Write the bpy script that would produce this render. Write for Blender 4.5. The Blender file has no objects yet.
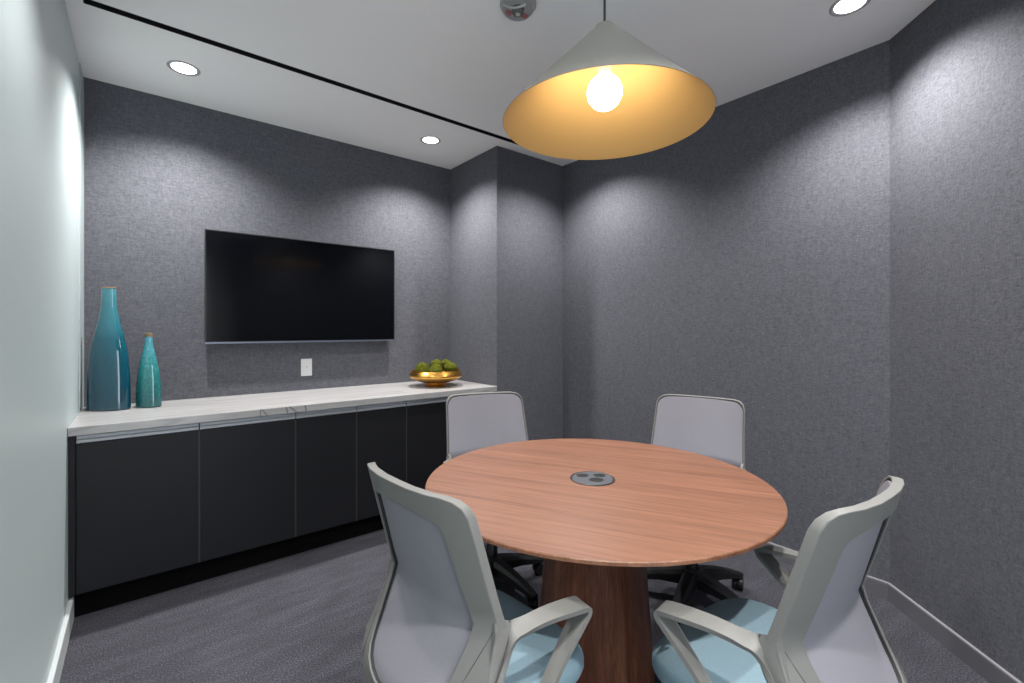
import bpy, math, random
from mathutils import Vector, Matrix

# ------------------------------------------------------------------ camera
SC = bpy.context.scene
COL = SC.collection
R = math.radians
cam_data = bpy.data.cameras.new('camera')
cam = bpy.data.objects.new('camera', cam_data)
COL.objects.link(cam)
cam_data.sensor_width = 36.0
cam_data.lens = 460.0 / 1024.0 * 36.0
cam_data.shift_y = -12.5 / 1024.0
cam_data.clip_start = 0.02
cam.location = (0, 0, 1.27)
cam.rotation_euler = (R(90), 0, R(-38.9))
SC.camera = cam

# ------------------------------------------------------------------ world, exposure
world = bpy.data.worlds.new('world')
SC.world = world
world.use_nodes = True
world.node_tree.nodes['Background'].inputs[0].default_value = (0.8, 0.85, 0.9, 1)
world.node_tree.nodes['Background'].inputs[1].default_value = 5.8  # bright plain world, added as soft fill through the rear doorway
SC.view_settings.view_transform = 'Standard'
SC.view_settings.look = 'None'
SC.view_settings.gamma = 1.0
SC.view_settings.use_curve_mapping = False
SC.view_settings.exposure = 0.0
SC.cycles.max_bounces = 14
SC.cycles.diffuse_bounces = 8
SC.cycles.glossy_bounces = 6

DOWNLIGHT_W = 138.0        # each recessed downlight
DOWNLIGHT_ANGLE = 131
BULB_STRENGTH = 18.5      # globe bulb of the pendant

# ------------------------------------------------------------------ room sizes
XL, XR = -0.244, 2.73      # left and right wall
YB = 3.37                  # back wall
XC, YC = 2.046, 2.713      # column side and column front
HC = 2.625                 # ceiling
BEND = (XR, 0.566)
ANG = (1.04, -1.184)       # far end of the angled wall
YR = -1.184                # rear wall
CT = 0.85                  # counter top height

# ------------------------------------------------------------------ helpers
def lin(r, g, b):
    def f(c):
        c /= 255.0
        return c / 12.92 if c <= 0.04045 else ((c + 0.055) / 1.055) ** 2.4
    return (f(r), f(g), f(b), 1.0)

def new_mat(name, color=(0.5, 0.5, 0.5, 1), rough=0.5, metal=0.0, spec=0.5, coat=0.0):
    m = bpy.data.materials.new(name)
    m.use_nodes = True
    b = m.node_tree.nodes['Principled BSDF']
    b.inputs['Base Color'].default_value = color
    b.inputs['Roughness'].default_value = rough
    b.inputs['Metallic'].default_value = metal
    b.inputs['Specular IOR Level'].default_value = spec
    b.inputs['Coat Weight'].default_value = coat
    return m

class N:
    """small node-building helper for one material"""
    def __init__(s, m):
        s.t = m.node_tree
        s.b = s.t.nodes['Principled BSDF']
    def node(s, kind, **kw):
        n = s.t.nodes.new(kind)
        for k, v in kw.items():
            setattr(n, k, v)
        return n
    def link(s, a, b):
        s.t.links.new(a, b)
    def coords(s, scale=(1, 1, 1), rot=(0, 0, 0), loc=(0, 0, 0)):
        tc = s.node('ShaderNodeTexCoord')
        mp = s.node('ShaderNodeMapping')
        mp.inputs['Scale'].default_value = scale
        mp.inputs['Rotation'].default_value = rot
        mp.inputs['Location'].default_value = loc
        s.link(tc.outputs['Object'], mp.inputs['Vector'])
        return mp.outputs['Vector']
    def noise(s, vec, scale=1.0, detail=3.0, rough=0.55, dist=0.0):
        n = s.node('ShaderNodeTexNoise')
        n.inputs['Scale'].default_value = scale
        n.inputs['Detail'].default_value = detail
        n.inputs['Roughness'].default_value = rough
        n.inputs['Distortion'].default_value = dist
        s.link(vec, n.inputs['Vector'])
        return n.outputs['Fac']
    def ramp(s, fac, stops, interp='LINEAR'):
        r = s.node('ShaderNodeValToRGB')
        r.color_ramp.interpolation = interp
        e = r.color_ramp.elements
        e[0].position, e[0].color = stops[0]
        e[1].position, e[1].color = stops[-1]
        for p, c in stops[1:-1]:
            x = e.new(p)
            x.color = c
        s.link(fac, r.inputs['Fac'])
        return r.outputs['Color']
    def mix(s, fac, a, b, blend='MIX'):
        m = s.node('ShaderNodeMix', data_type='RGBA', blend_type=blend)
        if isinstance(fac, float):
            m.inputs[0].default_value = fac
        else:
            s.link(fac, m.inputs[0])
        for sock, v in ((m.inputs[6], a), (m.inputs[7], b)):
            if isinstance(v, tuple):
                sock.default_value = v
            else:
                s.link(v, sock)
        return m.outputs[2]
    def math(s, op, a, b):
        m = s.node('ShaderNodeMath', operation=op)
        for sock, v in ((m.inputs[0], a), (m.inputs[1], b)):
            if isinstance(v, (int, float)):
                sock.default_value = v
            else:
                s.link(v, sock)
        return m.outputs[0]
    def bump(s, height, strength=0.2, dist=0.002):
        b = s.node('ShaderNodeBump')
        b.inputs['Strength'].default_value = strength
        b.inputs['Distance'].default_value = dist
        s.link(height, b.inputs['Height'])
        s.link(b.outputs['Normal'], s.b.inputs['Normal'])
    def base(s, c):
        s.link(c, s.b.inputs['Base Color'])

# ---- materials
def grey(v):
    return (v, v, v, 1)

def mat_wallpaper():
    m = new_mat('woven wallcovering', lin(98, 98, 104), 0.85, spec=0.25)
    n = N(m)
    h = n.noise(n.coords((34, 34, 170)), 1.0, 3, 0.65)
    v = n.noise(n.coords((1, 1, 1)), 150.0, 3, 0.7)
    k = n.noise(n.coords((120, 120, 30)), 1.0, 2, 0.6)
    big = n.noise(n.coords((1.2, 1.2, 1.0)), 1.0, 2)
    w = n.math('ADD', n.math('MULTIPLY', h, 0.36), n.math('ADD', n.math('MULTIPLY', v, 0.44), n.math('MULTIPLY', k, 0.2)))
    c = n.ramp(w, [(0.36, lin(60, 61, 66)), (0.64, lin(107, 108, 116))])
    c = n.mix(0.3, c, n.ramp(big, [(0.3, lin(80, 82, 87)), (0.7, lin(92, 94, 100))]))
    n.base(c)
    n.bump(w, 0.5, 0.003)
    return m

def mat_carpet():
    m = new_mat('loop carpet', lin(84, 84, 92), 0.95, spec=0.1)
    n = N(m)
    fine = n.noise(n.coords((1, 1, 1)), 170.0, 4, 0.75)
    mid = n.noise(n.coords((3.5, 15, 1)), 1.0, 5, 0.6)
    big = n.noise(n.coords((1.4, 1.4, 1)), 1.0, 2)
    w = n.math('ADD', n.math('MULTIPLY', fine, 0.84), n.math('MULTIPLY', mid, 0.16))
    c = n.ramp(w, [(0.36, lin(36, 36, 41)), (0.5, lin(65, 65, 71)), (0.64, lin(108, 107, 116))])
    c = n.mix(0.25, c, n.ramp(big, [(0.35, lin(57, 57, 63)), (0.65, lin(75, 75, 81))]))
    n.base(c)
    n.bump(fine, 0.8, 0.004)
    return m

def mat_wood(name, dark, mid, light, rot, stretch, scale, rough, axis='x', coat=0.0):
    m = new_mat(name, mid, rough, spec=0.4, coat=coat)
    n = N(m)
    sc = (stretch, 1, 1) if axis == 'x' else (1, 1, stretch)
    def sv(k):
        return tuple(k * q for q in sc)
    r = (0, 0, rot)
    # rotate first, then stretch along the grain
    tc = n.node('ShaderNodeTexCoord')
    m1 = n.node('ShaderNodeMapping')
    m1.inputs['Rotation'].default_value = r
    n.link(tc.outputs['Object'], m1.inputs['Vector'])
    def st(k, off=0.0):
        m2 = n.node('ShaderNodeMapping')
        m2.inputs['Scale'].default_value = sv(k)
        m2.inputs['Location'].default_value = (off, off, off)
        n.link(m1.outputs['Vector'], m2.inputs['Vector'])
        return m2.outputs['Vector']
    a = n.noise(st(scale), 1.0, 5, 0.62, 0.4)
    b = n.noise(st(scale * 5.5, 3.1), 1.0, 3, 0.6)
    c2 = n.noise(st(scale * 0.3, 7.7), 1.0, 2, 0.5)
    w = n.math('ADD', n.math('MULTIPLY', a, 0.5), n.math('ADD', n.math('MULTIPLY', b, 0.32), n.math('MULTIPLY', c2, 0.18)))
    c = n.ramp(w, [(0.33, dark), (0.5, mid), (0.67, light)])
    n.base(c)
    n.bump(b, 0.06, 0.001)
    return m

def mat_quartz():
    m = new_mat('veined white quartz', lin(226, 224, 222), 0.22, spec=0.5)
    n = N(m)
    a = n.noise(n.coords((0.9, 9, 5), (0, 0, R(4))), 1.0, 4, 0.6, 0.6)
    vein = n.ramp(a, [(0.44, grey(0)), (0.495, grey(1)), (0.51, grey(1)), (0.56, grey(0))])
    b = n.noise(n.coords((2.5, 16, 8), (0, 0, R(-5)), (4, 2, 1)), 1.0, 3, 0.6, 0.3)
    vein2 = n.ramp(b, [(0.45, grey(0)), (0.5, grey(1)), (0.55, grey(0))])
    c = n.mix(n.math('MULTIPLY', vein, 0.22), lin(168, 167, 166), lin(130, 129, 132))
    c = n.mix(n.math('MULTIPLY', vein2, 0.10), c, lin(150, 148, 148))
    # thin long grey lines along the slab
    th_ = n.noise(n.coords((0.5, 11, 3), (0, 0, R(3)), (9, 3, 2)), 1.0, 3, 0.5, 0.25)
    line = n.ramp(th_, [(0.484, grey(0)), (0.499, grey(1)), (0.514, grey(0))])
    c = n.mix(n.math('MULTIPLY', line, 0.45), c, lin(108, 107, 112))
    # short dark slanted lines across the front edge
    tc = n.node('ShaderNodeTexCoord')
    sx = n.node('ShaderNodeSeparateXYZ')
    n.link(tc.outputs['Object'], sx.inputs[0])
    dz = n.math('SUBTRACT', sx.outputs['Z'], 0.812)
    front = n.math('LESS_THAN', sx.outputs['Y'], 2.708)
    for x0, sl, wd in ((0.494, -0.75, 0.004), (0.488, 0.0, 0.003), (0.628, -1.1, 0.006), (0.612, -0.2, 0.004), (0.708, -0.2, 0.004)):
        d = n.math('ABSOLUTE', n.math('SUBTRACT', n.math('SUBTRACT', sx.outputs['X'], x0), n.math('MULTIPLY', n.math('SUBTRACT', dz, 0.036), sl)), 0.0)
        on = n.math('MULTIPLY', n.math('LESS_THAN', d, wd), n.math('MULTIPLY', front, n.math('LESS_THAN', dz, 0.036)))
        c = n.mix(n.math('MULTIPLY', on, 0.7), c, lin(92, 94, 96))
    n.base(c)
    return m

def mat_fabric(name, c0, c1, scale, rough=0.9, bump=0.25, spec=0.2):
    m = new_mat(name, c1, rough, spec=spec)
    n = N(m)
    a = n.noise(n.coords((1, 1, 1)), scale, 3, 0.7)
    n.base(n.ramp(a, [(0.3, c0), (0.7, c1)]))
    n.bump(a, bump, 0.001)
    return m

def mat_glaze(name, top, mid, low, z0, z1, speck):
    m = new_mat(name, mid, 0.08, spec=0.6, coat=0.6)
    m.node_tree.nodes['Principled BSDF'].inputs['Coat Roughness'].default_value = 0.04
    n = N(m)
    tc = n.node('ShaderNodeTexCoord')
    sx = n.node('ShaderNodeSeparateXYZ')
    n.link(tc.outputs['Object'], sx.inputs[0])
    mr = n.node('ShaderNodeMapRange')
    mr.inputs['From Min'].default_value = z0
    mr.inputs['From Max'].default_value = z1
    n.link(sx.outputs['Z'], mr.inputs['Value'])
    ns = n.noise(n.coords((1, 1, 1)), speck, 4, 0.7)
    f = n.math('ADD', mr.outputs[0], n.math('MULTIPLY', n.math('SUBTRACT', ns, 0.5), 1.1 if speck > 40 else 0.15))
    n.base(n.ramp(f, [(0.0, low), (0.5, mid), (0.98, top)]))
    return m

def mat_emit(name, color, strength):
    m = bpy.data.materials.new(name)
    m.use_nodes = True
    t = m.node_tree
    t.nodes.remove(t.nodes['Principled BSDF'])
    e = t.nodes.new('ShaderNodeEmission')
    e.inputs['Color'].default_value = color
    e.inputs['Strength'].default_value = strength
    t.links.new(e.outputs[0], t.nodes['Material Output'].inputs['Surface'])
    return m

def mat_moss():
    m = new_mat('moss', lin(92, 104, 30), 1.0, spec=0.05)
    n = N(m)
    a = n.noise(n.coords((1, 1, 1)), 130.0, 4, 0.75)
    n.base(n.ramp(a, [(0.3, lin(30, 35, 8)), (0.5, lin(70, 76, 22)), (0.72, lin(116, 114, 48))]))
    n.bump(a, 1.0, 0.006)
    return m

def mat_gold_bowl():
    m = new_mat('brushed gold', lin(222, 165, 82), 0.28, 1.0)
    n = N(m)
    a = n.noise(n.coords((6, 6, 90)), 1.0, 3, 0.6)
    n.base(n.ramp(a, [(0.3, lin(196, 136, 56)), (0.7, lin(236, 184, 100))]))
    n.bump(a, 0.15, 0.002)
    return m

M = {}
M['wall'] = mat_wallpaper()
M['carpet'] = mat_carpet()
M['ceiling'] = new_mat('ceiling paint', lin(243, 243, 243), 0.9, spec=0.2)
M['left'] = new_mat('pale green satin paint', lin(190, 203, 204), 0.42, spec=0.5)
M['rear'] = new_mat('grey paint', lin(150, 152, 155), 0.8)
M['white_trim'] = new_mat('white satin trim', lin(190, 197, 197), 0.4)
M['grey_trim'] = new_mat('grey vinyl base', lin(96, 96, 101), 0.5)
M['trim_edge'] = new_mat('pale top edge of base', lin(140, 139, 143), 0.45)
M['alu'] = new_mat('brushed aluminium', lin(176, 180, 186), 0.5, 0.35)
M['black_slot'] = new_mat('black slot', lin(14, 15, 18), 0.6)
M['cab'] = new_mat('charcoal laminate', lin(22, 23, 27), 0.48, spec=0.3)
M['cab_edge'] = new_mat('door edge band', lin(52, 50, 48), 0.5)
M['toe'] = new_mat('black toe kick', lin(5, 5, 6), 0.9, spec=0.1)
M['quartz'] = mat_quartz()
M['top_wood'] = mat_wood('table top veneer', lin(80, 52, 38), lin(119, 80, 60), lin(142, 99, 77), R(62), 0.02, 95, 0.45)
M['base_wood'] = mat_wood('walnut veneer', lin(66, 36, 25), lin(108, 66, 48), lin(146, 98, 74), 0.0, 0.04, 44, 0.4, 'z')
M['edge_wood'] = mat_wood('table edge veneer', lin(92, 62, 44), lin(128, 88, 66), lin(150, 110, 84), 0, 1, 30, 0.4)
M['chair_plastic'] = new_mat('warm grey plastic', lin(116, 116, 113), 0.48, spec=0.4)
M['chair_fabric'] = mat_fabric('pale lilac grey mesh', lin(126, 125, 132), lin(142, 140, 148), 900, 0.85, 0.15)
M['seat_fabric'] = mat_fabric('pale teal upholstery', lin(118, 143, 155), lin(138, 163, 174), 500, 0.9, 0.25)
M['piping'] = new_mat('dark seam', lin(52, 52, 54), 0.8)
M['black_plastic'] = new_mat('black plastic', lin(20, 20, 23), 0.42)
M['chrome'] = new_mat('chrome', lin(190, 190, 194), 0.2, 1.0)
M['tv_screen'] = new_mat('dark television glass', lin(4, 5, 8), 0.11, spec=0.3)
M['tv_bezel'] = new_mat('black television bezel', lin(16, 17, 20), 0.35)
M['tv_lip'] = new_mat('grey bottom lip', lin(110, 118, 134), 0.35, 0.6)
M['shade_out'] = new_mat('olive grey powder coat', lin(172, 169, 161), 0.55)
M['shade_in'] = new_mat('gold lining', lin(222, 180, 112), 0.5, 0.0)
M['socket'] = new_mat('cream lamp socket', lin(225, 214, 190), 0.5)
M['cord'] = new_mat('grey fabric cord', lin(72, 70, 66), 0.7)
M['bulb'] = mat_emit('glowing globe bulb', (1.0, 0.90, 0.74, 1), BULB_STRENGTH)
M['lens'] = mat_emit('lit downlight lens', (1.0, 0.985, 0.97, 1), 6.0)
M['dl_trim'] = new_mat('downlight trim', lin(170, 170, 172), 0.4)
M['dl_cone'] = new_mat('downlight reflector', lin(120, 118, 122), 0.35, 0.6)
M['plate'] = new_mat('white wall plate', lin(215, 215, 216), 0.35)
M['plate_in'] = new_mat('grey plate slot', lin(150, 150, 152), 0.4)
M['gold'] = mat_gold_bowl()
M['moss'] = mat_moss()
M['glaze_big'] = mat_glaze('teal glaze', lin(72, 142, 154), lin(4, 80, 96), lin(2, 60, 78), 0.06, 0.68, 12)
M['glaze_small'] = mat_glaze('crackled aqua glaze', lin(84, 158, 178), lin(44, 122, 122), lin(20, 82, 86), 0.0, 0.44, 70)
M['lip'] = new_mat('bare clay lip', lin(120, 100, 76), 0.7)
M['grommet'] = new_mat('dark grey plate', lin(72, 75, 80), 0.4)
M['grommet_ring'] = new_mat('grommet ring', lin(40, 42, 46), 0.35)
M['socket_black'] = new_mat('black socket', lin(14, 14, 16), 0.4)
M['red'] = new_mat('red plastic', lin(170, 70, 66), 0.4)
gl = new_mat('clear dome', (0.93, 0.95, 0.94, 1), 0.12)
gl.node_tree.nodes['Principled BSDF'].inputs['Transmission Weight'].default_value = 0.9
gl.node_tree.nodes['Principled BSDF'].inputs['IOR'].default_value = 1.3
M['clear'] = gl

# ---- mesh building
class MB:
    def __init__(s):
        s.v, s.f, s.mi = [], [], []
        s.cur = 0
    def add(s, verts, faces):
        o = len(s.v)
        s.v += [tuple(p) for p in verts]
        for f in faces:
            s.f.append(tuple(i + o for i in f))
            s.mi.append(s.cur)
        return s
    def box(s, x0, y0, z0, x1, y1, z1):
        v = [(x0, y0, z0), (x1, y0, z0), (x1, y1, z0), (x0, y1, z0), (x0, y0, z1), (x1, y0, z1), (x1, y1, z1), (x0, y1, z1)]
        return s.add(v, [(0, 3, 2, 1), (4, 5, 6, 7), (0, 1, 5, 4), (1, 2, 6, 5), (2, 3, 7, 6), (3, 0, 4, 7)])
    def prism(s, poly, z0, z1):
        n = len(poly)
        v = [(x, y, z0) for x, y in poly] + [(x, y, z1) for x, y in poly]
        f = [tuple(range(n - 1, -1, -1)), tuple(range(n, 2 * n))]
        f += [(i, (i + 1) % n, n + (i + 1) % n, n + i) for i in range(n)]
        return s.add(v, f)
    def loft(s, rings, cap0=True, cap1=True, closed_path=False):
        n = len(rings[0])
        k = len(rings)
        v = [p for r in rings for p in r]
        f = []
        for i in range(k if closed_path else k - 1):
            a, b = i * n, ((i + 1) % k) * n
            for j in range(n):
                f.append((a + j, a + (j + 1) % n, b + (j + 1) % n, b + j))
        if not closed_path:
            if cap0:
                f.append(tuple(range(n - 1, -1, -1)))
            if cap1:
                f.append(tuple(range((k - 1) * n, k * n)))
        return s.add(v, f)
    def lathe(s, prof, n=48, c=(0, 0, 0), cap0=True, cap1=True, ex=1.0, ey=1.0, rot=0.0):
        rings = []
        ca, sa = math.cos(rot), math.sin(rot)
        for r, z in prof:
            ring = []
            for j in range(n):
                a = 2 * math.pi * j / n
                x, y = r * ex * math.cos(a), r * ey * math.sin(a)
                ring.append((c[0] + x * ca - y * sa, c[1] + x * sa + y * ca, c[2] + z))
            rings.append(ring)
        return s.loft(rings, cap0, cap1)
    def cyl(s, p, q, r, n=20, r2=None):
        p, q = Vector(p), Vector(q)
        d = (q - p).normalized()
        u = d.orthogonal().normalized()
        w = d.cross(u)
        r2 = r if r2 is None else r2
        rings = [[tuple(c + u * rr * math.cos(2 * math.pi * j / n) + w * rr * math.sin(2 * math.pi * j / n)) for j in range(n)]
                 for c, rr in ((p, r), (q, r2))]
        return s.loft(rings)
    def tube(s, pts, r, n=12):
        pts = [Vector(p) for p in pts]
        rings = []
        u = None
        for i, p in enumerate(pts):
            d = (pts[min(i + 1, len(pts) - 1)] - pts[max(i - 1, 0)]).normalized()
            u = d.orthogonal().normalized() if u is None else (u - d * u.dot(d)).normalized()
            w = d.cross(u)
            rings.append([tuple(p + u * r * math.cos(2 * math.pi * j / n) + w * r * math.sin(2 * math.pi * j / n)) for j in range(n)])
        return s.loft(rings)
    def sphere(s, c, r, n=24, m=14, sz=1.0, fn=None):
        rings = []
        for i in range(1, m):
            t = math.pi * i / m
            ring = []
            for j in range(n):
                a = 2 * math.pi * j / n
                d = Vector((math.sin(t) * math.cos(a), math.sin(t) * math.sin(a), math.cos(t) * sz))
                k = r * (fn(d) if fn else 1.0)
                ring.append((c[0] + d.x * k, c[1] + d.y * k, c[2] + d.z * k))
            rings.append(ring[::-1])
        return s.loft(rings)
    def build(s, name, mats, parent=None, smooth=None, bevel=0.0, seg=2, fix=True):
        me = bpy.data.meshes.new(name)
        me.from_pydata(s.v, [], s.f)
        if not isinstance(mats, (list, tuple)):
            mats = [mats]
        for m in mats:
            me.materials.append(m)
        for p, i in zip(me.polygons, s.mi):
            p.material_index = i
        if fix:
            import bmesh
            bm = bmesh.new()
            bm.from_mesh(me)
            bmesh.ops.recalc_face_normals(bm, faces=bm.faces)
            bm.to_mesh(me)
            bm.free()
        me.validate()
        if smooth is not None:
            me.shade_smooth()
            me.set_sharp_from_angle(angle=R(smooth))
        o = bpy.data.objects.new(name, me)
        COL.objects.link(o)
        if parent is not None:
            o.parent = parent
        if bevel > 0:
            b = o.modifiers.new('bevel', 'BEVEL')
            b.width = bevel
            b.segments = seg
            b.limit_method = 'ANGLE'
            b.angle_limit = R(40)
            b.harden_normals = smooth is not None
        return o

def tag(o, label=None, cat=None, group=None, kind=None):
    for k, v in (('label', label), ('category', cat), ('group', group), ('kind', kind)):
        if v:
            o[k] = v
    return o

def thing(name, label, cat, loc=(0, 0, 0), rz=0.0, group=None):
    o = bpy.data.objects.new(name, None)
    o.empty_display_size = 0.05
    COL.objects.link(o)
    o.location = loc
    o.rotation_euler = (0, 0, rz)
    return tag(o, label, cat, group)

def struct(o):
    o['kind'] = 'structure'
    return o

def copy_tree(o, parent=None):
    c = o.copy()
    COL.objects.link(c)
    c.parent = parent
    for ch in list(o.children):
        copy_tree(ch, c)
    return c

def catmull(pts, n):
    """resample a list of equal-length tuples by Catmull-Rom, n steps per span"""
    P = [Vector(p) for p in pts]
    out = []
    for i in range(len(P) - 1):
        p0, p1, p2, p3 = P[max(i - 1, 0)], P[i], P[i + 1], P[min(i + 2, len(P) - 1)]
        for k in range(n):
            t = k / n
            out.append(0.5 * ((2 * p1) + (p2 - p0) * t + (2 * p0 - 5 * p1 + 4 * p2 - p3) * t * t + (3 * p1 - p0 - 3 * p2 + p3) * t ** 3))
    out.append(P[-1])
    return out

# ------------------------------------------------------------------ room shell
T = 0.10
ROOM = [(XL, YR), ANG, BEND, (XR, YC), (XC, YC), (XC, YB), (XL, YB)]
OUT = [(XL - T, YR - T), (ANG[0] + 0.1, YR - T), (XR + T, BEND[1] - 0.05), (XR + T, YB + T), (XL - T, YB + T)]
struct(MB().prism(OUT, -0.10, 0.0).build('floor', M['carpet']))
# ceiling with the recess of the long slot left open
SX0, SX1, SY0, SY1 = -0.186, 2.45, 2.562, 2.608
c = MB()
c.prism([(XL - T, YR - T), (ANG[0] + 0.1, YR - T), (XR + T, BEND[1] - 0.05), (XR + T, SY0), (XL - T, SY0)], HC, HC + 0.10)
c.box(XL - T, SY1, HC, XR + T, YB + T, HC + 0.10)
c.box(XL - T, SY0, HC, SX0, SY1, HC + 0.10)
c.box(SX1, SY0, HC, XR + T, SY1, HC + 0.10)
c.box(SX0, SY0, HC + 0.06, SX1, SY1, HC + 0.10)
struct(c.build('ceiling', M['ceiling']))
struct(MB().box(XL - T, YR - T, 0, XL, YB + T, HC).build('wall_left', M['left']))
struct(MB().box(XL, YB, 0, XC, YB + T, HC).build('wall_back', M['wall']))
struct(MB().box(XC, YC, 0, XR + T, YB + T, HC).build('wall_column', M['wall'], bevel=0.003))
struct(MB().prism([BEND, (XR + T, BEND[1] - 0.04), (XR + T, YC), (XR, YC)], 0, HC).build('wall_right', M['wall']))
dx, dy = BEND[0] - ANG[0], BEND[1] - ANG[1]
L_ = math.hypot(dx, dy)
nx, ny = dy / L_, -dx / L_
struct(MB().prism([ANG, (ANG[0] + nx * T, ANG[1] + ny * T), (BEND[0] + nx * T, BEND[1] + ny * T - 0.0), BEND], 0, HC).build('wall_angled', M['wall']))
# rear wall with an open doorway added to let in world light as fill
DX0, DX1, DH = -0.16, 0.68, 2.35
w = MB()
w.box(XL, YR - T, 0, DX0, YR, HC)
w.box(DX1, YR - T, 0, ANG[0] + 0.1, YR, HC)
w.box(DX0, YR - T, DH, DX1, YR, HC)
struct(w.build('wall_rear', M['rear']))
w = MB()
w.box(DX0, YR - T - 0.01, 0, DX0 + 0.03, YR + 0.012, DH)
w.box(DX1 - 0.03, YR - T - 0.01, 0, DX1, YR + 0.012, DH)
w.box(DX0 + 0.03, YR - T - 0.01, DH - 0.03, DX1 - 0.03, YR + 0.012, DH)
struct(w.build('fill_doorway', M['black_plastic'], bevel=0.003))  # frame around the added doorway

# baseboards
BH, BT = 0.082, 0.012
struct(MB().box(XL, YR, 0, XL + 0.017, 2.775, 0.10).build('baseboard_left', M['white_trim'], bevel=0.004))
def base_run(name, a, b, na):
    # a, b on the wall line, na = normal into the room
    a, b, na = Vector(a), Vector(b), Vector(na)
    m = MB()
    q = [a, b, b + na * BT, a + na * BT]
    m.prism([tuple(p) for p in q], 0, BH - 0.006)
    m.cur = 1
    m.prism([tuple(p) for p in q], BH - 0.006, BH)
    return struct(m.build(name, [M['grey_trim'], M['trim_edge']]))
base_run('baseboard_right', (XR, BEND[1] + 0.005), (XR, YC), (-1, 0))
base_run('baseboard_angled', BEND, ANG, (-nx, -ny))
base_run('baseboard_column', (XC, YC), (XR, YC), (0, -1))
# narrow reveal where the pale wall ends short of the back wall
t = MB()
t.box(XL, 3.20, CT, XL + 0.004, YB, HC)
t.cur = 1
t.box(XL, YB - 0.006, CT, XL + 0.007, YB, HC)
struct(t.build('trim_1', [new_mat('grey reveal', lin(176, 188, 189), 0.45), new_mat('pale reveal bead', lin(140, 146, 146), 0.5)]))

# the long black slot in the ceiling
s = thing('slot_diffuser', 'long black linear slot let into the grey ceiling', 'air vent', (0, 0, HC))
b = MB()
b.box(SX0, SY0, 0.05, SX1, SY1, 0.059)
b.build('backing', M['black_slot'], s)
b = MB()
for y in (SY0, SY1 - 0.003):
    b.box(SX0, y, 0.0, SX1, y + 0.003, 0.05)
for x in (SX0, SX1 - 0.003):
    b.box(x, SY0 + 0.003, 0.0, x + 0.003, SY1 - 0.003, 0.05)
b.box(SX0 + 0.003, (SY0 + SY1) / 2 - 0.004, 0.012, SX1 - 0.003, (SY0 + SY1) / 2 + 0.004, 0.05)
b.build('slot_frame', M['black_slot'], s)

# ------------------------------------------------------------------ downlights
def downlight(x, y, label, power=1.0, angle=DOWNLIGHT_ANGLE, blend=0.75, group=None):
    d = thing('downlight', label, 'ceiling light', (x, y, HC), 0, group)
    r = 0.072
    MB().lathe([(r, 0.0), (r, -0.003), (r - 0.004, -0.005), (r - 0.011, -0.004), (r - 0.013, 0.0)], 48, cap0=False, cap1=False).build('trim_ring', M['dl_trim'], d, 40)
    MB().lathe([(r - 0.012, -0.0035), (r - 0.019, -0.0005)], 48, cap0=False, cap1=False).build('reflector', M['dl_cone'], d, 40)
    MB().lathe([(r - 0.017, -0.0025), (r - 0.017, -0.0005)], 48).build('lens', M['lens'], d)
    ld = bpy.data.lights.new('downlight_beam', 'SPOT')
    ld.energy = DOWNLIGHT_W * power
    ld.color = (1.0, 0.97, 0.95)
    ld.spot_size = R(angle)
    ld.spot_blend = blend
    ld.shadow_soft_size = 0.035
    lo = bpy.data.objects.new('downlight_beam', ld)
    COL.objects.link(lo)
    lo.parent = d
    lo.location = (0, 0, -0.012)
    return d
downlight(0.174, 2.93, 'round lit recessed downlight in the ceiling above the teal vases', 1.22, 133, 0.85)
downlight(1.617, 2.934, 'round lit recessed downlight in the ceiling above the gold bowl, near the column', 1.25, 133, 0.85)
downlight(2.302, 0.608, 'round lit recessed downlight at the upper right edge, above the bend of the dark wall', 1.1)
downlight(2.302, 2.20, 'recessed downlight in the ceiling hidden behind the cone pendant', 0.95)
downlight(0.174, 1.55, 'recessed downlight in the ceiling by the pale left wall, above the frame', 0.45)
downlight(0.30, 0.10, 'recessed downlight in the ceiling above the camera')
downlight(1.25, -0.25, 'recessed downlight in the ceiling near the rear wall')

# ------------------------------------------------------------------ pendant lamp
PX, PY = 1.276, 1.060
p = thing('pendant_lamp', 'wide cone pendant lamp, grey outside and gold inside, hanging over the round table', 'lamp', (PX, PY, 0))
prof_o = [(0.360, 2.000), (0.036, 2.330), (0.031, 2.339), (0.020, 2.342)]
MB().lathe(prof_o, 96, cap0=False, cap1=True).build('shade', M['shade_out'], p, 35)
lin_ = MB().lathe([(0.3595, 1.9995), (0.3570, 2.000), (0.035, 2.327), (0.0, 2.3275)], 96, cap0=False, cap1=False)
lin_.build('shade_lining', M['shade_in'], p, 35)
b = MB().sphere((0, 0, 2.106), 0.061, 40, 24, fn=None)
b.lathe([(0.030, 2.158), (0.021, 2.164), (0.019, 2.170)], 32)
bulb = b.build('bulb', M['bulb'], p, 60)
MB().lathe([(0.0235, 2.168), (0.0245, 2.171), (0.0245, 2.212), (0.020, 2.216), (0.020, 2.3273)], 32).build('lamp_socket', M['socket'], p, 35)
MB().cyl((0, 0, 2.341), (0, 0, HC - 0.02), 0.0042, 12).build('cord', M['cord'], p, 40)
MB().lathe([(0.055, HC), (0.055, HC - 0.018), (0.048, HC - 0.024), (0.006, HC - 0.026)], 40).build('ceiling_canopy', M['shade_out'], p, 35)

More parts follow.
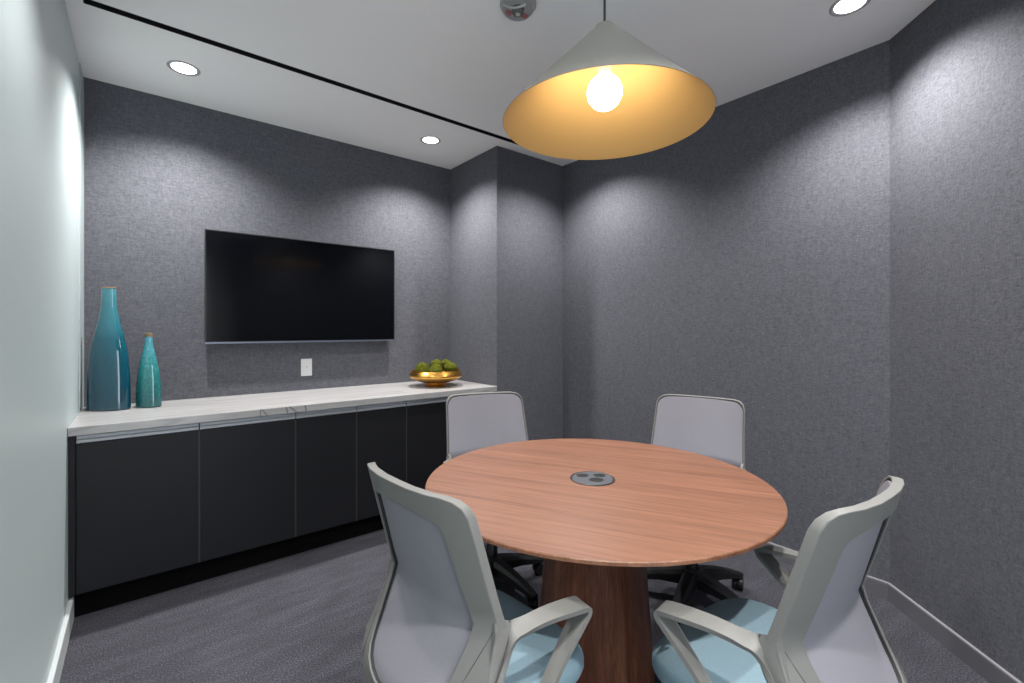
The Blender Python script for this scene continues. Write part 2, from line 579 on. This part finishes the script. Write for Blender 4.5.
# ------------------------------------------------------------------ ceiling detector
d = thing('ceiling_detector', 'small clear domed alarm strobe on the ceiling left of the pendant cord', 'detector', (1.222, 1.475, HC))
MB().lathe([(0.076, 0), (0.076, -0.010), (0.070, -0.015)], 40).build('base_plate', M['dl_trim'], d, 35)
dp = [(0.069 * math.cos(a), -0.014 - 0.040 * math.sin(a)) for a in [R(q) for q in (0, 12, 25, 38, 52, 66, 80)]]
MB().lathe(dp, 40, cap0=False, cap1=True).build('dome', M['clear'], d, 60)
MB().lathe([(0.024, -0.0155), (0.022, -0.034), (0.016, -0.040)], 24).build('lens', M['socket_black'], d, 35)
MB().lathe([(0.010, -0.0402), (0.009, -0.044), (0.004, -0.0455)], 20).build('lens_window', M['socket'], d, 35)
e = MB()
e.tube([(-0.060, 0.020, -0.019), (-0.044, 0.004, -0.030), (-0.030, -0.014, -0.037), (-0.016, -0.032, -0.036), (0.0, -0.046, -0.028)], 0.0045, 10)
e.build('reflector', M['plate'], d, 50)
for x0, y0 in ((-0.030, 0.022), (0.026, -0.004)):
    e = MB()
    e.box(x0, y0, -0.026, x0 + 0.022, y0 + 0.018, -0.0155)
    e.build('red_tab', M['red'], d, bevel=0.002)

# ------------------------------------------------------------------ built-in credenza
G = 'black cabinet units under the counter'
YF = 2.735
edges = [-0.220, 0.225, 0.668, 1.009, 1.334, 1.690, 2.036]
labels = ['black cabinet unit nearest the pale left wall, under the two vases',
          'black cabinet unit second from the left wall, below the left half of the television',
          'black cabinet unit third from the left wall, under the wall outlet',
          'black cabinet unit behind the front left chair, fourth from the left wall',
          'black cabinet unit under the gold bowl, beside the back left chair',
          'black cabinet unit hidden behind the back left chair, next to the column']
for i, lab in enumerate(labels):
    x0, x1 = edges[i], edges[i + 1]
    c = thing('cabinet_unit', lab, 'cabinet', (x0, YF, 0), 0, G)
    w = x1 - x0
    a = MB()
    xa = 0.0005 if i else -0.0235
    a.box(xa, 0.022, 0.115, w - 0.0005, YB - YF - 0.002, 0.811)
    a.build('body', M['cab'], c)
    if i == 0:
        MB().box(-0.0235, 0.004, 0.115, -0.002, 0.022, 0.811).build('filler_strip', M['cab'], c)
    MB().box(0.003, 0.0, 0.118, w - 0.0035, 0.019, 0.771).build('door', [M['cab']], c, bevel=0.001)
    eb = MB()
    eb.box(w - 0.0033, 0.0008, 0.118, w + 0.0022, 0.019, 0.771)
    eb.build('edge_band', M['cab_edge'], c)
    # aluminium finger pull along the top of the door
    h = MB()
    prof = [(0.019, 0.773), (0.0, 0.773), (-0.002, 0.775), (-0.002, 0.786), (0.001, 0.789), (0.004, 0.791), (0.004, 0.8045), (0.019, 0.8045)]
    h.loft([[(x, y, z) for y, z in prof] for x in (0.003, w - 0.003)])
    h.build('finger_pull', M['alu'], c)
    k = MB()
    k.box(xa, 0.050, 0.0, w - 0.0005, 0.066, 0.115)
    k.build('toe_kick', M['toe'], c)

cw = thing('countertop', 'white grey-veined stone countertop running along the back wall under the television', 'countertop', (0, 0, 0))
MB().box(XL + 0.001, 2.703, 0.812, XC - 0.006, YB - 0.001, CT).build('slab', M['quartz'], cw, bevel=0.002)

# ------------------------------------------------------------------ television
tv = thing('television', 'large black flat television on the dark back wall', 'television', (0.904, 3.30, 1.525))
W2, H2 = 0.605, 0.345
MB().box(-W2, 0.004, -H2, W2, 0.028, H2).build('housing', M['tv_bezel'], tv, bevel=0.002)
MB().box(-W2 + 0.006, 0.0025, -H2 + 0.014, W2 - 0.006, 0.0042, H2 - 0.006).build('screen', M['tv_screen'], tv)
f = MB()
f.box(-W2, 0.0, -H2 + 0.012, -W2 + 0.006, 0.004, H2)
f.box(W2 - 0.006, 0.0, -H2 + 0.012, W2, 0.004, H2)
f.box(-W2 + 0.006, 0.0, H2 - 0.006, W2 - 0.006, 0.004, H2)
f.build('bezel', M['tv_bezel'], tv)
MB().box(-W2, -0.001, -H2, W2, 0.004, -H2 + 0.010).build('bottom_lip', M['tv_lip'], tv)
MB().box(-0.25, 0.028, -0.2, 0.25, 0.0695, 0.2).build('wall_mount', M['black_plastic'], tv)

# ------------------------------------------------------------------ wall outlet
o = thing('wall_outlet', 'small white outlet plate on the back wall under the television', 'outlet', (0.891, YB, 1.005))
MB().box(-0.036, -0.006, -0.059, 0.036, -0.0002, 0.059).build('plate', M['plate'], o, bevel=0.003)
MB().box(-0.017, -0.0085, -0.034, 0.017, -0.006, 0.034).build('insert', M['plate'], o, bevel=0.001)
m = MB()
m.cyl((0, -0.0095, 0.004), (0, -0.0084, 0.004), 0.004, 12)
m.build('screw', M['plate_in'], o)

# ------------------------------------------------------------------ vases
def smooth_prof(pts, n=5):
    return [(v.x, v.y) for v in catmull([(a, b, 0) for a, b in pts], n)]
ROTV = R(-38.9)
def vase(name, label, loc, k, prof_px, depth, mat, lip_h, rim_r):
    v = thing(name, label, 'vase', loc)
    prof = smooth_prof([(w * 0.5 * k, hh * k) for w, hh in prof_px], 5)
    top = prof[-1]
    m = MB()
    body = [(prof[0][0] - 0.006, 0.0), (prof[0][0] - 0.001, 0.003)] + [q for q in prof if q[1] > 0.006]
    inner = [(top[0] - 0.005, top[1] - 0.002), (top[0] - 0.006, top[1] - 0.08)]
    m.lathe(body + inner, 64, cap0=True, cap1=True, ey=depth, rot=ROTV)
    m.build('body', mat, v, 50)
    m = MB()
    m.lathe([(top[0] + 0.0012, top[1] - lip_h), (top[0] + 0.0014, top[1] + 0.001), (top[0] - 0.002, top[1] + 0.003), (top[0] - 0.0055, top[1] + 0.001), (top[0] - 0.0055, top[1] - lip_h)], 48, cap0=False, cap1=False, ey=depth, rot=ROTV)
    m.build('rim', M['lip'], v, 50)
    return v
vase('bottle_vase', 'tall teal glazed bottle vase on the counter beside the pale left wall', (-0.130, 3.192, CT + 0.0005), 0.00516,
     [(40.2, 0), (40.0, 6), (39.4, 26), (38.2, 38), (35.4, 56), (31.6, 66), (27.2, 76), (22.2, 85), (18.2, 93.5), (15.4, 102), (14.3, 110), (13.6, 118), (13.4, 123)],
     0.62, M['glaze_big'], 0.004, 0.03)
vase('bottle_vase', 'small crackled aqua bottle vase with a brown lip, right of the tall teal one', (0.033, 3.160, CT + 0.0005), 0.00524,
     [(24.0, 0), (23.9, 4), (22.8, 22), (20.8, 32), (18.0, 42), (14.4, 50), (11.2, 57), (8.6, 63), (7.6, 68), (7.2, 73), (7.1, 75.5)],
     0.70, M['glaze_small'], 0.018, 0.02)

# ------------------------------------------------------------------ bowl with moss balls
BX, BY = 1.70, 3.005
b = thing('bowl', 'wide gold footed bowl of moss balls on the right end of the counter', 'bowl', (BX, BY, CT + 0.0005))
pr = smooth_prof([(0.105, 0.030), (0.150, 0.044), (0.184, 0.064), (0.193, 0.076), (0.190, 0.090), (0.180, 0.108), (0.176, 0.116)], 5)
inn = smooth_prof([(0.172, 0.115), (0.178, 0.095), (0.182, 0.076), (0.15, 0.054), (0.05, 0.036)], 5)
MB().lathe([(0.06, 0.022)] + pr + inn, 72).build('bowl_body', M['gold'], b, 50)
MB().lathe([(0.076, 0.0), (0.077, 0.004), (0.068, 0.012), (0.066, 0.026)], 56).build('foot', M['gold'], b, 50)
rng = random.Random(4)
def moss(x, y, z, r, label):
    ph = [rng.uniform(0, 6.28) for _ in range(6)]
    def fn(d):
        return 1 + 0.03 * math.sin(5 * d.x + ph[0]) + 0.03 * math.sin(6 * d.y + ph[1]) + 0.03 * math.sin(7 * d.z + ph[2]) + rng.uniform(-0.018, 0.018)
    m = MB().sphere((0, 0, 0), r, 44, 28, fn=fn)
    o = m.build('moss_ball', M['moss'], None, 180)
    o.location = (BX + x, BY + y, CT + z)
    tag(o, label, 'moss ball', 'moss balls in the gold bowl')
# screen-right in the room is (0.778,-0.628), away from the camera is (0.628,0.778)
def sr(a, b):
    return (0.778 * a + 0.628 * b, -0.628 * a + 0.778 * b)
for a, f_, z, r, lab in ((-0.096, -0.01, 0.116, 0.056, 'green moss ball at the left side of the gold bowl'),
                        (0.014, -0.080, 0.113, 0.053, 'low green moss ball at the front middle of the gold bowl'),
                        (-0.004, 0.040, 0.146, 0.048, 'highest green moss ball, in the middle of the gold bowl'),
                        (0.062, 0.100, 0.146, 0.044, 'green moss ball at the back of the gold bowl'),
                        (0.112, -0.012, 0.126, 0.050, 'green moss ball at the right side of the gold bowl')):
    x, y = sr(a, f_)
    moss(x, y, z, r, lab)

# ------------------------------------------------------------------ round table
TX, TY = 1.256, 1.091
t = thing('round_table', 'round wood table with a tapered dark walnut drum base in the middle of the room', 'table', (TX, TY, 0))
TT = 0.740
m = MB()
m.lathe([(0.30, TT - 0.034), (0.525, TT - 0.034), (0.587, TT - 0.014), (0.5915, TT - 0.011), (0.5915, TT - 0.003), (0.589, TT - 0.0003)], 128, cap1=False)
m.build('table_edge', M['edge_wood'], t, 30)
MB().lathe([(0.589, TT - 0.006), (0.589, TT - 0.0002), (0.5875, TT)], 128, cap0=False).build('tabletop', M['top_wood'], t, 30)
MB().lathe([(0.212, 0.0), (0.212, 0.004), (0.160, TT - 0.036), (0.160, TT - 0.034)], 96).build('drum_base', M['base_wood'], t, 30)
g = MB()
GX, GY = -0.012, -0.003
g.lathe([(0.078, TT), (0.078, TT + 0.0025), (0.074, TT + 0.004), (0.071, TT + 0.0025), (0.071, TT + 0.001)], 56, (GX, GY, 0), cap0=False, cap1=False)
gr = g.build('power_grommet', M['grommet_ring'], t, 35)
MB().lathe([(0.0715, TT + 0.0003), (0.0715, TT + 0.0022)], 56, (GX, GY, 0)).build('cover_plate', M['grommet'], gr, 35)
def oval(cx, cy, rx, ry, rot):
    mm = MB()
    mm.lathe([(1.0, TT + 0.002), (1.0, TT + 0.0034), (0.9, TT + 0.0036)], 28, (cx, cy, 0), ex=rx, ey=ry, rot=rot)
    return mm
for a, f_, rx, ry in ((-0.031, 0.030, 0.021, 0.018), (0.030, 0.030, 0.021, 0.018), (0.010, -0.018, 0.025, 0.020)):
    x, y = sr(a, f_)
    ov = oval(GX + x, GY + y, rx, ry, R(-38.9)).build('socket', M['socket_black'], gr, 35)
    pm = MB()
    for k in (-0.006, 0.006):
        x2, y2 = sr(a + k, f_)
        pm.cyl((GX + x2, GY + y2, TT + 0.0033), (GX + x2, GY + y2, TT + 0.0041), 0.0018, 8)
    pm.build('contact', M['chrome'], ov)

# ------------------------------------------------------------------ chairs
PROF = [(0.30, -0.150), (0.36, -0.178), (0.42, -0.190), (0.47, -0.194), (0.55, -0.150), (0.62, -0.117), (0.645, -0.107), (0.655, -0.105), (0.665, -0.107), (0.69, -0.115), (0.795, -0.142), (0.925, -0.176), (0.96, -0.185)]
def prof_y(z):
    for (z0, y0), (z1, y1) in zip(PROF, PROF[1:]):
        if z <= z1:
            return y0 + (y1 - y0) * (z - z0) / (z1 - z0)
    return PROF[-1][1]
def back_y(x, z):
    return prof_y(z) + 0.052 * ((min(abs(x), 0.24) / 0.215) ** 2.9 - 1)

# outline of the frame, of the upholstered panel inside it, and of the opening seen from behind
OUTER = [(0.0, 0.934), (0.06, 0.934), (0.12, 0.934), (0.156, 0.934), (0.181, 0.929), (0.197, 0.916), (0.2045, 0.895), (0.2065, 0.86), (0.209, 0.80), (0.2115, 0.74), (0.214, 0.69),
         (0.216, 0.655), (0.2185, 0.62), (0.223, 0.57), (0.233, 0.52), (0.241, 0.475), (0.240, 0.44), (0.226, 0.405), (0.19, 0.375), (0.13, 0.352), (0.06, 0.343), (0.0, 0.34)]
PANEL_EDGE = [(0.0, 0.934), (0.06, 0.934), (0.12, 0.934), (0.156, 0.934), (0.181, 0.929), (0.197, 0.916), (0.2045, 0.895), (0.2065, 0.86), (0.209, 0.80), (0.2115, 0.74), (0.214, 0.69),
         (0.216, 0.655), (0.2115, 0.62), (0.203, 0.585), (0.194, 0.545), (0.185, 0.512), (0.174, 0.485), (0.158, 0.460), (0.13, 0.441), (0.095, 0.430), (0.05, 0.425), (0.0, 0.424)]
INNER = [(0.0, 0.882), (0.05, 0.881), (0.095, 0.879), (0.122, 0.874), (0.135, 0.867), (0.142, 0.856), (0.145, 0.842), (0.1465, 0.82), (0.150, 0.79), (0.156, 0.735), (0.163, 0.685),
         (0.166, 0.655), (0.163, 0.62), (0.157, 0.585), (0.150, 0.552), (0.142, 0.524), (0.130, 0.503), (0.112, 0.489), (0.085, 0.479), (0.055, 0.473), (0.03, 0.471), (0.0, 0.470)]

def ring_mesh(pairs, ya, yb, steps=(0, 0.33, 0.67, 1)):
    """closed band between outline pairs; rear face at back_y+ya, front face at back_y+yb"""
    half = [[(o_[0] + (i_[0] - o_[0]) * q, o_[1] + (i_[1] - o_[1]) * q) for q in steps] for o_, i_ in pairs]
    rows = half + [[(-x, z) for x, z in r] for r in half[-2:0:-1]]
    mb = MB()
    mb.loft([[(x, back_y(x, z) + ya, z) for x, z in r] + [(x, back_y(x, z) + yb, z) for x, z in r][::-1] for r in rows], closed_path=True)
    return mb

def frame_mesh():
    """tray-like frame: thin rear band with a lip turned forward along the outer edge"""
    half = []
    for (ox, oz), (ix, iz) in zip(OUTER, INNER):
        dx_, dz_ = ix - ox, iz - oz
        L = math.hypot(dx_, dz_)
        lip = 0.006 / L
        at = lambda q: (ox + dx_ * q, oz + dz_ * q)
        sec = [(0, -0.009), (0.33, -0.009), (0.67, -0.009), (1, -0.009), (1, -0.003), (0.67, -0.003), (max(0.33, lip + 0.05), -0.003), (lip, -0.003), (lip, 0.013), (0, 0.013)]
        half.append([(at(q) + (dy_,)) for q, dy_ in sec])
    rows = half + [[(-x, z, d_) for x, z, d_ in r] for r in half[-2:0:-1]]
    mb = MB()
    mb.loft([[(x, back_y(x, z) + d_, z) for x, z, d_ in r] for r in rows], closed_path=True)
    return mb

def make_chair(name, label, group):
    c = thing(name, label, 'chair', (0, 0, 0), 0, group)
    # --- back frame
    frame_mesh().build('back_frame', M['chair_plastic'], c, 35, bevel=0.0025, seg=3)
    for sg in (1, -1):
        pts = []
        for z in (0.655, 0.625, 0.590, 0.550, 0.512, 0.478, 0.450):
            x = 0.209 - (0.655 - z) * 0.32
            pts.append((sg * x, back_y(x, z) - 0.0087, z))
        sm = MB()
        sm.tube(pts, 0.0008, 6)
        sm.build('seam', M['piping'], c, 60)
    # dark rail lining the inside of the opening
    prs = []
    for (ox, oz), (ix, iz) in zip(OUTER, INNER):
        L = math.hypot(ix - ox, iz - oz)
        ux, uz = (ox - ix) / L, (oz - iz) / L
        prs.append(((ix + ux * 0.009, iz + uz * 0.009), (ix + ux * 0.002, iz + uz * 0.002)))
    ring_mesh(prs, -0.0035, 0.0055, (0, 1)).build('inner_rail', M['piping'], c, 35)
    # --- upholstered panel nested in the frame
    INS = 0.0082
    def width_at(line, z):
        for (xa, za), (xb, zb) in zip(line[7:20], line[8:21]):
            if zb <= z <= za:
                return xa + (xb - xa) * (z - za) / (zb - za)
        return 0.2065
    wz = lambda z: width_at(PANEL_EDGE, z)
    rws = [(wz(z) - INS, z, 0.0) for z in (0.447, 0.47, 0.50, 0.53, 0.56, 0.59, 0.62, 0.64, 0.655, 0.67, 0.70, 0.75, 0.80, 0.84, 0.872)]
    rr, w0, zt = 0.040, 0.206 - INS, 0.9335 - INS
    for a in (15, 30, 45, 60, 75, 90):
        rws.append((w0 - rr + rr * math.cos(R(a)), zt - 0.006 - rr + rr * math.sin(R(a)), math.sin(R(a))))
    nx_ = 20
    rear, front = [], []
    for w, z, k in rws:
        for lst, d_ in ((rear, 0.0050), (front, 0.0145)):
            row = []
            for q in range(nx_ + 1):
                x = w * (2 * q / nx_ - 1)
                zz = z + k * 0.006 * (1 - (abs(x) / 0.2) ** 3)
                row.append((x, back_y(x, zz) + d_, zz))
            lst.append(row)
    n_r, n_c = len(rws), nx_ + 1
    v = [q for r in rear for q in r] + [q for r in front for q in r]
    o2 = n_r * n_c
    f = []
    for i in range(n_r - 1):
        for q in range(n_c - 1):
            a = i * n_c + q
            f.append((a, a + 1, a + n_c + 1, a + n_c))
            f.append((o2 + a, o2 + a + n_c, o2 + a + n_c + 1, o2 + a + 1))
    border = [q for q in range(n_c)] + [i * n_c + n_c - 1 for i in range(1, n_r)] + [(n_r - 1) * n_c + q for q in range(n_c - 2, -1, -1)] + [i * n_c for i in range(n_r - 2, 0, -1)]
    for p_, q_ in zip(border, border[1:] + border[:1]):
        f.append((p_, o2 + p_, o2 + q_, q_))
    MB().add(v, f).build('back_panel', M['chair_fabric'], c, 35, bevel=0.0035, seg=3)
    # --- arms: a band that grows out of the side of the frame, runs forward and folds back under the seat
    def edge_pt(z):
        x = width_at(OUTER, z) - 0.005
        return (x, back_y(x, z) - 0.0086, z)
    NP = 6
    def straight(a, b_):
        a, b_ = Vector(a), Vector(b_)
        return [tuple(a + (b_ - a) * (q / (NP - 1))) for q in range(NP)]
    s0 = [edge_pt(z) for z in (0.672, 0.640, 0.590, 0.535, 0.480, 0.425)]
    s1 = [(0.208, -0.096, 0.662), (0.213, -0.090, 0.636), (0.219, -0.112, 0.582), (0.227, -0.146, 0.530), (0.234, -0.176, 0.478), (0.232, -0.180, 0.420)]
    s2 = [(0.207, -0.084, 0.656), (0.212, -0.076, 0.640), (0.219, -0.084, 0.616), (0.227, -0.103, 0.590), (0.233, -0.126, 0.560), (0.237, -0.150, 0.525)]
    sects = [s0, s1, s2,
             straight((0.208, -0.068, 0.651), (0.236, -0.094, 0.616)),
             straight((0.212, -0.036, 0.646), (0.243, -0.054, 0.632)),
             straight((0.215, 0.020, 0.642), (0.256, 0.006, 0.636)),
             straight((0.217, 0.086, 0.632), (0.267, 0.075, 0.629)),
             straight((0.218, 0.118, 0.625), (0.269, 0.108, 0.623)),
             straight((0.218, 0.132, 0.620), (0.269, 0.123, 0.618)),
             straight((0.218, 0.134, 0.610), (0.269, 0.125, 0.608)),
             straight((0.219, 0.118, 0.593), (0.268, 0.110, 0.592)),
             straight((0.226, 0.044, 0.530), (0.265, 0.039, 0.534)),
             straight((0.232, -0.045, 0.445), (0.263, -0.045, 0.452)),
             straight((0.230, -0.105, 0.396), (0.256, -0.105, 0.402)),
             straight((0.216, -0.135, 0.368), (0.242, -0.150, 0.368)),
             straight((0.180, -0.150, 0.354), (0.208, -0.178, 0.348))]
    flat = [tuple(q for p_ in sct for q in p_) for sct in sects]
    fine = catmull(flat, 5)
    st = [[Vector(q[3 * k:3 * k + 3]) for k in range(NP)] for q in fine]
    for sg in (1, -1):
        rings = []
        th = 0.0055
        for i, sct in enumerate(st):
            pr_, nx2 = st[max(i - 1, 0)], st[min(i + 1, len(st) - 1)]
            top, bot = [], []
            th = 0.0007 if i == 0 else (0.0035 if i == 1 else 0.0055)
            for k in range(NP):
                tan = (nx2[k] - pr_[k]).normalized()
                acr = (sct[min(k + 1, NP - 1)] - sct[max(k - 1, 0)]).normalized()
                nn = tan.cross(acr).normalized()
                bul = 1.0 + 0.25 * (1 - ((2 * k - NP + 1) / (NP - 1)) ** 2)
                top.append(sct[k] + nn * th * bul)
                bot.append(sct[k] - nn * th)
            rings.append([(p_.x * sg, p_.y, p_.z) for p_ in top + bot[::-1]])
        MB().loft(rings).build('armrest', M['chair_plastic'], c, 40, bevel=0.0025, seg=3)
    # --- seat cushion
    def outline(w, yf, yb, n=64, e=4.0):
        pts = []
        yc, hy = (yf + yb) / 2, (yf - yb) / 2
        for j in range(n):
            a = 2 * math.pi * j / n
            ca, sa = math.cos(a), math.sin(a)
            x = w * math.copysign(abs(ca) ** (2 / e), ca)
            y = yc + hy * math.copysign(abs(sa) ** (2 / e), sa)
            k = 1.0 - 0.10 * max(0.0, (yc - y) / hy)
            pts.append((x * k, y))
        return pts
    def ring(w, yf, yb, z, dip=0.0):
        return [(x, y, z - dip * max(0, (y - 0.10) / 0.09) ** 2) for x, y in outline(w, yf, yb)]
    m = MB()
    m.loft([ring(0.218, 0.207, -0.158, 0.416), ring(0.229, 0.218, -0.166, 0.422), ring(0.233, 0.223, -0.170, 0.434, 0.002), ring(0.233, 0.223, -0.170, 0.450, 0.004),
            ring(0.230, 0.220, -0.167, 0.464, 0.006), ring(0.222, 0.211, -0.160, 0.473, 0.006), ring(0.206, 0.193, -0.146, 0.478, 0.005), ring(0.15, 0.11, -0.10, 0.479), ring(0.06, 0.05, -0.04, 0.478)])
    m.build('seat', M['seat_fabric'], c, 180)
    m = MB()
    m.loft([ring(0.15, 0.11, -0.12, 0.378), ring(0.19, 0.165, -0.138, 0.394), ring(0.214, 0.188, -0.156, 0.4155)])
    m.build('seat_shell', M['black_plastic'], c, 60)
    # --- mechanism under the seat with cross bar to the arms
    HY = -0.060
    m = MB()
    m.box(-0.085, HY - 0.10, 0.318, 0.085, HY + 0.11, 0.378)
    m.build('tilt_mechanism', M['black_plastic'], c, bevel=0.012, seg=3)
    m = MB()
    m.tube([(-0.205, -0.162, 0.350), (-0.12, -0.13, 0.345), (0.12, -0.13, 0.345), (0.205, -0.162, 0.350)], 0.014, 14)
    m.build('cross_bar', M['black_plastic'], c, 50)
    m = MB()
    m.tube([(0.08, 0.00, 0.350), (0.17, 0.01, 0.350), (0.20, 0.012, 0.348)], 0.005, 10)
    m.box(0.195, -0.004, 0.343, 0.245, 0.028, 0.353)
    m.build('lever', M['black_plastic'], c, 40)
    m = MB()
    rings = []
    for hw, y, z, t_ in ((0.075, -0.226, 0.385, 0.2), (0.078, -0.222, 0.362, 0.6), (0.075, -0.205, 0.344, 1.1), (0.068, -0.175, 0.334, 1.4), (0.062, -0.12, 0.332, 1.57)):
        ny, nz = -math.cos(t_) * 0.008, -math.sin(t_) * 0.008
        rings.append([(-hw, y + ny, z + nz), (hw, y + ny, z + nz), (hw, y - ny, z - nz), (-hw, y - ny, z - nz)])
    m.loft(rings)
    m.build('spine', M['chair_plastic'], c, 40, bevel=0.003)
    # --- gas lift
    m = MB()
    m.lathe([(0.016, 0.218), (0.016, 0.320)], 24, (0, HY, 0))
    m.build('gas_lift', M['chrome'], c, 40)
    m = MB()
    m.lathe([(0.027, 0.150), (0.026, 0.215), (0.022, 0.220)], 24, (0, HY, 0))
    m.build('lift_sleeve', M['black_plastic'], c, 40)
    # --- five star base on casters
    m = MB()
    m.lathe([(0.034, 0.066), (0.048, 0.076), (0.046, 0.142), (0.036, 0.152)], 30)
    for k in range(5):
        a = R(90 + 72 * k)
        ux, uy = math.cos(a), math.sin(a)
        rings = []
        for s_, hw, z0, z1 in ((0.015, 0.036, 0.076, 0.146), (0.07, 0.034, 0.080, 0.140), (0.15, 0.029, 0.080, 0.124), (0.23, 0.024, 0.068, 0.100), (0.276, 0.019, 0.060, 0.082), (0.290, 0.013, 0.062, 0.077)):
            px, py = ux * s_, uy * s_
            rings.append([(px - uy * q * hw, py + ux * q * hw, z) for q, z in ((-1, z0), (1, z0), (1.0, z0 + (z1 - z0) * 0.7), (0.6, z1), (-0.6, z1), (-1.0, z0 + (z1 - z0) * 0.7))])
        m.loft(rings)
    sb = m.build('star_base', M['black_plastic'], c, 35)
    sb.location = (0, HY, 0)
    for k in range(5):
        a = R(90 + 72 * k)
        ux, uy = math.cos(a), math.sin(a)
        px, py = ux * 0.268, uy * 0.268
        w = MB()
        ta = a + R(50 + 40 * k)
        tx, ty = math.cos(ta), math.sin(ta)
        for q in (-1, 1):
            w.cyl((px + tx * q * 0.006, py + ty * q * 0.006, 0.0285), (px + tx * q * 0.024, py + ty * q * 0.024, 0.0285), 0.028, 24)
        w.cyl((px, py, 0.022), (px, py, 0.064), 0.007, 12)
        w.cyl((px + tx * -0.02, py + ty * -0.02, 0.0285), (px + tx * 0.02, py + ty * 0.02, 0.0285), 0.014, 14)
        w.build('caster', M['black_plastic'], sb, 40)
    return c

CG = 'office chairs around the round table'
poses = [((0.667, 0.975), 0.080, 'grey office chair seen from behind, front left of the table, nearest the pale wall', 0.0),
         ((1.184, 0.477), 1.525, 'grey office chair seen from behind, front right of the table, by the baseboard bend', 0.0),
         ((1.332, 1.772), -1.883, 'grey office chair behind the table on the left, backed against the counter end', R(24)),
         ((1.962, 1.136), -2.876, 'grey office chair behind the table on the right, facing the camera before the dark wall', 0.0)]
proto = make_chair('office_chair', '', CG)
for i, ((x, y), th_, lab, br) in enumerate(poses):
    ch = proto if i == 0 else copy_tree(proto)
    ch['label'] = lab
    ch.location = (x, y, 0)
    ch.rotation_euler = (0, 0, th_ - math.pi / 2)
    for part in ch.children:
        if part.name.startswith('star_base'):
            part.rotation_euler = (0, 0, br)
